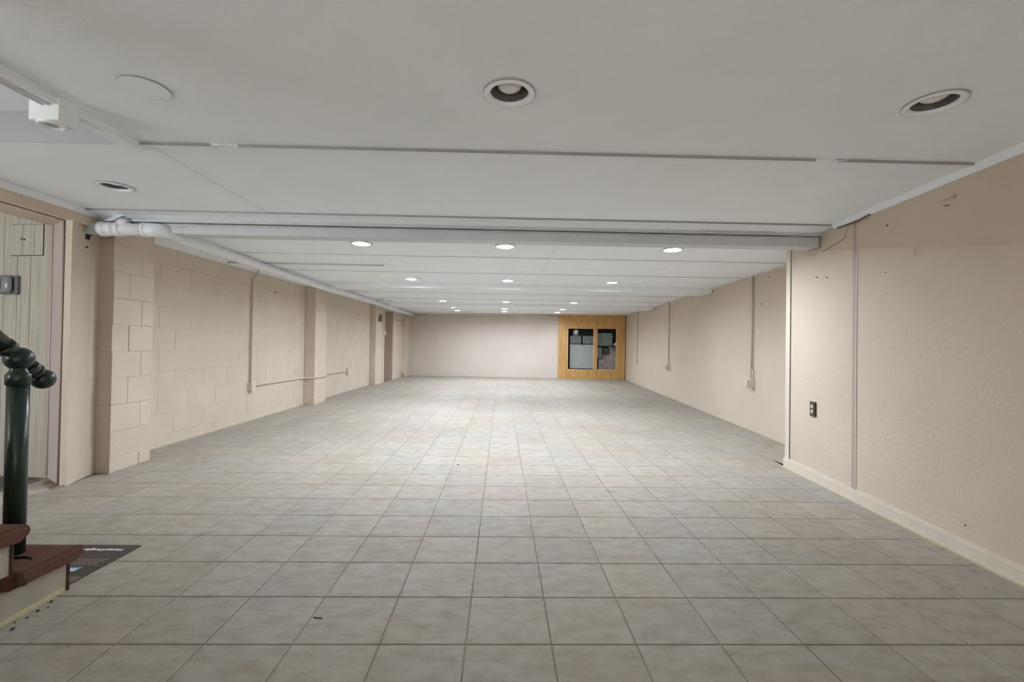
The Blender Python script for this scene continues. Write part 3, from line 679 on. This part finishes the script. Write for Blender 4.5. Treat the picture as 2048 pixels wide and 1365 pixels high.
def outlet_box(name, label, X, s, y0, y1, z0, z1, th=.05, group=None):
    e = thing(name, label, 'outlet', group)
    xf = X if callable(X) else (lambda y: X)
    def hx(bm, ya, yb_, za, zb, d0, d1):
        hexa(bm, [(xf(ya) + s * d0, ya, za), (xf(ya) + s * d1, ya, za), (xf(yb_) + s * d1, yb_, za), (xf(yb_) + s * d0, yb_, za), (xf(ya) + s * d0, ya, zb), (xf(ya) + s * d1, ya, zb), (xf(yb_) + s * d1, yb_, zb), (xf(yb_) + s * d0, yb_, zb)])
    bm = bmesh.new(); hx(bm, y0, y1, z0, z1, -.002, th); obj('back_box', bm, m_conduit, e)
    bm = bmesh.new(); hx(bm, y0 - .004, y1 + .004, z0 - .004, z1 + .004, th, th + .004); obj('face_plate', bm, m_conduit, e)
    zc = .5 * (z0 + z1); yc = .5 * (y0 + y1)
    for dz in (-.023, .023):
        bm = bmesh.new(); hx(bm, yc - .015, yc + .015, zc + dz - .013, zc + dz + .013, th + .004, th + .007); obj('receptacle', bm, m_ivory, e)
    return e
# left wall
outlet_box('wall_outlet', 'beige outlet box at the foot of the conduit on the left block wall', LX, 1, 6.20, 6.29, .405, .525)
cdt = thing('conduit', 'vertical conduit dropping to the outlet on the left block wall', 'conduit')
tb('conduit_pipe', [(LX + .02, 6.22, .52), (LX + .02, 6.23, 1.85), (LX + .03, 6.24, 1.93), (LX + .075, 6.24, 1.965), (LX + .09, 6.24, 2.03)], .011, m_cond_d, cdt, 10)
for z in (1.0, 1.65): bx('conduit_strap', (LX, LX + .034, 6.2, 6.25, z, z + .015), m_cond_d, cdt)
cdt = thing('conduit', 'horizontal conduit from the left outlet across the middle pilaster', 'conduit')
tb('conduit_pipe', [(LX + .02, 6.29, .47), (LX + .02, 7.84, .468), (LX + .05, 7.895, .467), (-3.2 + .012, 7.905, .466), (-3.2 + .02, 7.95, .465), (-3.2 + .02, 8.42, .463)], .012, m_conduit, cdt, 10)
tb('conduit_pipe', [(-3.2 + .02, 8.40, .463), (-3.3, 8.5, .462), (LX + .02, 8.56, .461), (LX + .02, 10.06, .455)], .010, m_conduit, cdt, 10)
outlet_box('wall_outlet', 'beige outlet box between the middle and third pilasters on the left', LX, 1, 10.06, 10.16, .40, .515)
# right wall
for i, (y, zb, lab) in enumerate(((5.87, .63, 'nearest'), (9.80, .655, 'middle'), (13.1, .69, 'farthest'))):
    z1 = zb + .058; X = rfx(y) - .02
    e = outlet_box('wall_outlet', 'double beige outlet box under the %s conduit on the far right wall' % lab, rfx, -1, y - .045, y + .045, zb - .058, z1)
    cdt = thing('conduit', 'vertical conduit, %s of the three on the far right wall' % lab, 'conduit', None)
    tb('conduit_pipe', [(X, y, z1 + .10), (X, y - .01, ceil_z(y) - .01)], .011, m_cond_d, cdt, 10)
    bx('conduit_strap', (rfx(y) - .036, rfx(y), y - .03, y + .03, z1 + .10, z1 + .12), m_cond_d, cdt)
    tb('conduit_branch', [(X, y + .02, z1), (X, y + .02, z1 + .12)], .009, m_conduit, cdt, 8)
    tb('conduit_branch', [(X, y - .035, z1), (X, y - .03, z1 + .12)], .009, m_conduit, cdt, 8)
    if i < 2:
        bm = bmesh.new(); box(bm, rfx(y) - .098, rfx(y) - .055, y - .03, y + .03, zb - .05, zb + .045, ch=.006); obj('plug_in_adapter', bm, m_conduit, e)
# brown outlet
e = thing('wall_outlet', 'dark brown outlet with two ivory sockets on the near right wall', 'outlet')
def rw(bm, ya, yb_, za, zb, d0, d1): hexa(bm, [(rwx(ya) - d1, ya, za), (rwx(yb_) - d1, yb_, za), (rwx(yb_) - d0, yb_, za), (rwx(ya) - d0, ya, za), (rwx(ya) - d1, ya, zb), (rwx(yb_) - d1, yb_, zb), (rwx(yb_) - d0, yb_, zb), (rwx(ya) - d0, ya, zb)])
bm = bmesh.new(); rw(bm, 3.665, 3.745, .522, .642, 0, .008); obj('plate', bm, m_brown, e)
bm = bmesh.new(); rw(bm, 3.668, 3.680, .526, .638, .008, .014); obj('plate_edge', bm, m_nail, e)
for z in (.602, .562):
    bm = bmesh.new(); yc = 3.712; n = 16
    v0, v1 = [], []
    for k in range(n):
        a = 2 * math.pi * k / n; y = yc + .0165 * math.cos(a); zz = z + max(-.0135, min(.0135, .0165 * math.sin(a)))
        v0.append(bm.verts.new((rwx(y) - .008, y, zz))); v1.append(bm.verts.new((rwx(y) - .0115, y, zz)))
    for k in range(n): bm.faces.new((v0[k], v0[(k + 1) % n], v1[(k + 1) % n], v1[k]))
    bm.faces.new(v1); o = obj('socket', bm, m_ivory, e); o['label'] = 'ivory socket face'
    bm = bmesh.new()
    for dy in (-.006, .006): rw(bm, yc + dy - .0012, yc + dy + .0012, z - .004, z + .005, .0115, .012)
    s_ = obj('slots', bm, m_nail, None); s_.parent = o
# nails and hooks
def nail(y, z, label, L=.02, far=False, r=.0022, X=None, s=-1):
    x = X if X is not None else (rfx(y) if far else rwx(y))
    bm = bmesh.new(); tube(bm, [(x + .003 * -s, y, z), (x + s * L, y - .012, z + .002)], r, 6); tube(bm, [(x + s * L, y - .012, z + .002), (x + s * (L + .002), y - .013, z + .002)], r * 2.2, 8)
    return tag(obj('nail', bm, m_nail, None, True), label, 'nail')
nail(3.659, 1.655, 'nail head left of the pair high on the near right wall', .022)
nail(3.54, 1.637, 'nail head right of the pair high on the near right wall', .012)
nail(2.917, 1.879, 'single dark nail below the crown trim on the right wall', .006, r=.0025)
nail(2.937, 1.576, 'tiny nail right of the dark strip on the right wall', .002, r=.0015)
nail(2.362, .158, 'tiny dark nail low on the right wall near the baseboard', .002, r=.002)
nail(12.7, 1.57, 'nail between the last conduits on the far right wall', .03, True, .005)
nail(5.471, 1.943, 'nail near the ceiling left of the corner bead on the far right wall', .012, True, .003)
nail(6.86, 1.80, 'nail in a block right of the conduit on the left wall', .02, X=LX, s=1, r=.005)
nail(10.8, 1.72, 'nail high between the middle and third pilasters on the left', .02, X=LX, s=1, r=.006)
def hook(y, z, label, far=False, k=1.0, m=None):
    x = rfx(y) if far else rwx(y); e = thing('wall_hook', label, 'hook')
    tb('hook_shank', smoothpath([(x, y, z + .016 * k), (x - .014 * k, y, z + .014 * k), (x - .010 * k, y, z - .006 * k), (x - .014 * k, y, z - .016 * k), (x - .024 * k, y, z - .010 * k)], 4), .002 * k, m_strip, e, 8)
    bm = bmesh.new(); bmesh.ops.create_icosphere(bm, subdivisions=2, radius=.006 * k); bmesh.ops.translate(bm, verts=bm.verts[:], vec=(x - .024 * k, y, z - .008 * k)); obj('hook_tip', bm, m or m_brass, e, True)
hook(2.672, 1.658, 'small hook with a pale tip on the near right wall')
hook(5.642, 1.625, 'small hook beside the nearest conduit on the far right wall', True, 1.3)
hook(9.032, 1.685, 'small hook between the middle and nearest conduits on the far right wall', True, 1.5)
e = thing('wall_bracket', 'rusty bent bracket near the ceiling at the upper right wall', 'bracket')
tb('bracket_arm', [(rwx(2.43), 2.43, 1.915), (rwx(2.46) - .025, 2.462, 1.90), (rwx(2.49) - .03, 2.50, 1.902)], .0018, m_strip, e, 6)
tb('bracket_plate', [(rwx(2.425) - .002, 2.425, 1.90), (rwx(2.425) - .002, 2.415, 1.925)], .005, m_strip, e, 6)
tb('bracket_screw', [(rwx(2.45), 2.455, 1.876), (rwx(2.47) - .012, 2.475, 1.874)], .0028, m_nail, e, 6)
# ceiling junction box and its conduit
jb = thing('junction_box', 'small round white junction box on the ceiling with a conduit running left', 'junction box')
bm = bmesh.new(); lathe(bm, [(.055, .004), (.055, -.022), (.045, -.028), (.001, -.028)], (-1.39, 5.57, ceil_z(5.57)), 24); obj('box', bm, m_trimw, jb, True)
tb('conduit', [(-3.3, 5.55, ceil_z(5.55) - .012), (-1.44, 5.57, ceil_z(5.57) - .012)], .009, m_trimg, jb, 8)
# far wall pipework
fp = thing('far_pipe', 'beige pipe running along the top of the far wall to the cupboard', 'pipe')
tb('pipe_run', smoothpath([(-3.12, fwy(-3.12) - .05, 2.085), (-3.0, fwy(-3.0) - .05, 2.122), (-2.6, fwy(-2.6) - .05, 2.118), (1.15, fwy(1.15) - .05, 2.092), (1.35, fwy(1.35) - .05, 2.075), (1.6, fwy(1.6) - .05, 2.02), (1.75, fwy(1.75) - .05, 2.005), (1.88, fwy(1.88) - .05, 2.003)], 4), .03, mat('far_pipe_paint', (.62, .55, .47), .45), fp, 12)
for x in (-2.4, -.2, 1.3, .6): bx('pipe_clip', (x - .015, x + .015, fwy(x) - .09, fwy(x), 2.115, 2.15), m_trimw, fp)
for a, b in ((-3.1, -2.5),):
    bm = bmesh.new(); tube(bm, smoothpath([(-3.1, fwy(-3.1) - .04, 2.08), (-2.85, fwy(-2.85) - .04, 2.06), (-2.62, fwy(-2.6) - .04, 2.085), (-2.55, fwy(-2.5) - .04, 2.11)], 4), .022, 8); obj('pipe_loop', bm, m_cond_d, fp, True)
struct(wall_poly('trim_13', [(-3.2, fwy(-3.2) - .012), (1.9, fwy(1.9) - .012), (1.9, fwy(1.9)), (-3.2, fwy(-3.2))], 2.128, 2.18, m_dark))
tri = thing('pipe_bracket', 'beige angled bracket on the last left pilaster near the far corner', 'bracket')
tb('bracket_arm', [(-3.12, 15.02, 1.83), (-3.12, 15.25, 2.06)], .018, m_conduit, tri, 8)
tb('bracket_rail', [(-3.24, 14.1, 1.80), (-3.24, 14.9, 1.80), (-3.12, 15.02, 1.82)], .012, m_cond_d, tri, 8)
tag(bx('floor_stub_pipe', (-2.36, -2.28, fwy(-2.3) - .06, fwy(-2.3) + .002, .0, .07), m_ivory), 'short pale pipe stub at the foot of the far wall, left', 'pipe stub')
tag(tb('floor_stub_pipe', [(-3.19, 14.98, 0.0), (-3.19, 14.98, .17)], .018, m_strip, None), 'thin upright stub at the foot of the last left pilaster', 'pipe stub')
# wedge-shaped cover on the third pilaster
bm = bmesh.new(); hexa(bm, [(-3.245, 12.03, 1.66), (-3.20, 12.08, 1.67), (-3.20, 12.36, 1.67), (-3.245, 12.42, 1.66), (-3.245, 12.18, 1.86), (-3.225, 12.22, 1.86), (-3.225, 12.38, 1.86), (-3.245, 12.42, 1.86)])
bmesh.ops.bevel(bm, geom=bm.edges[:], offset=.012, segments=2, affect='EDGES')
tag(obj('wedge_cover', bm, m_taupe), 'dark brown wedge-shaped cover high on the third left pilaster', 'cover')
e = thing('door_switch', 'small beige conduit and switch beside the far left doorway', 'switch')
tb('conduit_pipe', [(-3.21, 12.62, 1.3), (-3.21, 12.62, 2.02)], .012, m_conduit, e, 8)
bm = bmesh.new(); box(bm, -3.235, -3.19, 12.58, 12.68, 1.30, 1.42, ch=.004); obj('switch_body', bm, m_conduit, e)

# ------------------------------------------------------------------ stairs, rail, mat
sx1 = -1.82
stp = thing('stairs', 'carpeted stairs with brown runner and white side panel at lower left', 'staircase')
rise, run = .176, .228
for k in range(6):
    zt = .179 + rise * k; yn = 2.045 - run * k; yr = 1.982 - run * k
    # rounded, carpet-wrapped tread: profile in (y,z)
    L = run + .075 if k < 5 else .9
    prof = [(yn - L, zt - .004), (yn - .04, zt), (yn - .018, zt - .004), (yn - .004, zt - .016), (yn, zt - .03), (yn - .006, zt - .046), (yn - .024, zt - .056), (yn - .05, zt - .058), (yn - L, zt - .056)]
    bm = bmesh.new()
    A = [bm.verts.new((-3.0, y, z)) for y, z in prof]; B = [bm.verts.new((sx1 + .026, y, z)) for y, z in prof]; n = len(prof)
    for q in range(n): bm.faces.new((A[q], A[(q + 1) % n], B[(q + 1) % n], B[q]))
    bm.faces.new(A); fB = bm.faces.new(B)
    bmesh.ops.bevel(bm, geom=list(fB.edges), offset=.014, segments=3, affect='EDGES')
    o = obj('tread_carpet', bm, m_carpet, stp)
    bm = bmesh.new(); box(bm, -3.0, sx1 + .006, yr, yr + .014, zt - rise + .002 if k else 0, zt - .055, ch=.004); obj('riser_carpet', bm, m_carpet2 if k < 2 else m_carpet, stp)
    bx('step_body', (-3.0, sx1, yr - .9, yr, zt - rise if k else 0.001, zt - .056), m_string, stp)
# side panel below the treads is the body's own face; adhesive line at its foot
bx('adhesive_edge', (sx1 + .0, sx1 + .003, -.1, 1.975, .001, .022), m_glue, stp)['label'] = 'yellow adhesive edge'
# rolled carpet end under the second riser
bm = bmesh.new(); tube(bm, [(sx1 + .024, 1.772, .185), (sx1 + .026, 1.768, .135)], [.018, .022], 12); obj('carpet_fold', bm, m_carpet2, stp, True)
# slit in the carpet around the post
bm = bmesh.new(); tube(bm, smoothpath([(-1.975, 1.905, .179), (-1.935, 1.895, .180), (-1.90, 1.90, .180), (-1.865, 1.885, .179)], 4), [.007] * 4 + [.006] * 4 + [.003] * 4 + [.001], 6); obj('carpet_slit', bm, m_dark, stp, True)
hr = thing('handrail', 'dark green pipe handrail post with ball fittings rising from the carpeted stair', 'handrail')
px_, py_ = -1.99, 1.935
tb('post', [(px_, py_, .16), (px_, py_, .915)], .0345, m_green, hr, 28)
bm = bmesh.new(); lathe(bm, [(.0345, .87), (.040, .872), (.040, .912), (.036, .918), (.030, .925), (.026, .945), (.03, .97)], (px_, py_, 0), 28); obj('post_collar', bm, m_green, hr, True)
def ball(c, r, name='ball_fitting'):
    bm = bmesh.new(); bmesh.ops.create_uvsphere(bm, u_segments=24, v_segments=16, radius=r); bmesh.ops.translate(bm, verts=bm.verts[:], vec=c); return obj(name, bm, m_green, hr, True)
c0 = Vector((px_, py_, .978)); c1 = Vector((px_ - .01, py_ + .112, .886)); d = (c1 - c0).normalized()
ball(c0, .048); ball(c1, .043, 'end_ball')
tb('rail_neck', [c0 - d * .07, c0 + d * .10], .023, m_green, hr, 20)
tb('rail_socket', [c0 + d * .052, c0 + d * .062, c0 + d * .092], [.033, .034, .034], m_green, hr, 24)
tb('rail_collar', [c0 - d * .062, c0 - d * .088], .036, m_green, hr, 24)
tb('rail_collar', [c0 + d * .084, c0 + d * .096], .036, m_green, hr, 24)
tb('rail_pipe', [c0 - d * .085, c0 - d * 1.5], .032, m_green, hr, 24)
tb('upper_post', [(px_, py_ - 1.08, .85), (px_, py_ - 1.08, 1.86)], .0345, m_green, hr, 20)

mt_ = thing('printed_mat', 'flat dark brown printed mat with white lettering lying beyond the bottom step', 'mat', None, (-1.85, 2.42, 0))
bm = bmesh.new(); v = []
for x, y in ((-.75, -.41), (-.012, -.41), (0, -.40), (.012, -.012), (0, 0), (-.75, .0)): v.append((x, y))
a = [bm.verts.new((x, y, .0005)) for x, y in v]; b = [bm.verts.new((x, y, .003)) for x, y in v]
for k in range(6): bm.faces.new((a[k], a[(k + 1) % 6], b[(k + 1) % 6], b[k]))
bm.faces.new(a); bm.faces.new(b); obj('mat_sheet', bm, m_mat, mt_)
def text(s, size, loc, rot, m, parent, name='lettering', sh=.3):
    cu = bpy.data.curves.new('t', 'FONT'); cu.body = s; cu.size = size; cu.extrude = .0003; cu.align_x = 'LEFT'; cu.resolution_u = 3; cu.offset = .0008
    o = bpy.data.objects.new('t', cu); C.objects.link(o)
    dg = bpy.context.evaluated_depsgraph_get(); me = bpy.data.meshes.new_from_object(o.evaluated_get(dg))
    bpy.data.objects.remove(o); me.materials.clear(); me.materials.append(m)
    q = bpy.data.objects.new(name, me); C.objects.link(q); q.parent = parent; q.location = loc; q.rotation_euler = rot
    return q
o = text('HunterDouglas', .0315, (-.044, -.048, .0034), (0, 0, math.pi), m_txt, mt_); o['label'] = 'white printed word'
bm = bmesh.new(); random.seed(3)
for r in range(4):
    x = -.028 - random.uniform(0, .015) * r
    y = -.163 - .017 * r
    while x > -.36 + .02 * r:
        wl_ = random.uniform(.008, .028); box(bm, x - wl_, x, y, y + .006, .003, .0034); x -= wl_ + .005
o = obj('small_print', bm, m_txt2, mt_); o['label'] = 'lines of small pale print'
bx('flag_print', (-.30, -.08, -.25, -.237, .003, .0036), m_blue, mt_); bx('flag_print', (-.30, -.085, -.275, -.25, .003, .0036), m_lblue, mt_); bx('flag_print', (-.30, -.09, -.295, -.275, .003, .0036), m_red, mt_)
bx('pale_band', (-.75, -.004, -.35, -.325, .003, .0036), m_matb, mt_); bx('pale_band', (-.75, -.004, -.373, -.352, .003, .0036), m_matb, mt_)

for k, (x, y, s) in enumerate(((-1.80, 1.90, .010), (-1.775, 1.86, .006), (-1.79, 1.835, .011), (-1.785, 1.79, .008), (-1.80, 1.76, .006), (-1.765, 1.72, .011), (-1.755, 1.80, .004))):
    bm = bmesh.new(); bmesh.ops.create_icosphere(bm, subdivisions=1, radius=s * .7)
    for v in bm.verts: v.co = Vector((v.co.x * random.uniform(.6, 1.3), v.co.y * random.uniform(.5, 1.2), v.co.z * .35 + s * .3))
    o = obj('debris_crumb', bm, m_debris); o.location = (x, y, 0); tag(o, 'black crumb of debris on the tiles beside the stair side panel', 'debris', 'debris crumbs by the stairs')
bm = bmesh.new(); tube(bm, [(-.71, 1.795, .002), (-.675, 1.79, .002)], .0018, 5); tag(obj('twig', bm, m_debris), 'tiny dark twig lying on the near floor tiles, left of centre', 'twig')
for i, (x, y) in enumerate(((-.37, 4.08), (1.08, 6.1))):
    bm = bmesh.new(); bmesh.ops.create_icosphere(bm, subdivisions=1, radius=.012); bmesh.ops.scale(bm, verts=bm.verts[:], vec=(1, 1, .3))
    o = obj('floor_speck', bm, m_debris); o.location = (x, y, .003); tag(o, ('dark speck on the tiles in the middle of the floor, left of centre', 'dark speck on the far tiles, right of centre')[i], 'debris')
# duct-tape-like knot at the end of the right crown
e = thing('torn_trim_end', 'torn dark end of the crown trim above the right wall joint strip', 'trim')
tb('torn_piece', smoothpath([(rwx(3.05) - .01, 3.05, 1.998), (rwx(3.1) - .02, 3.10, 1.988), (rwx(3.2) - .012, 3.2, 1.985), (rwx(3.4) - .012, 3.4, 1.993)], 3), .006, m_taupe, e, 6)
print('blocks', blocks)
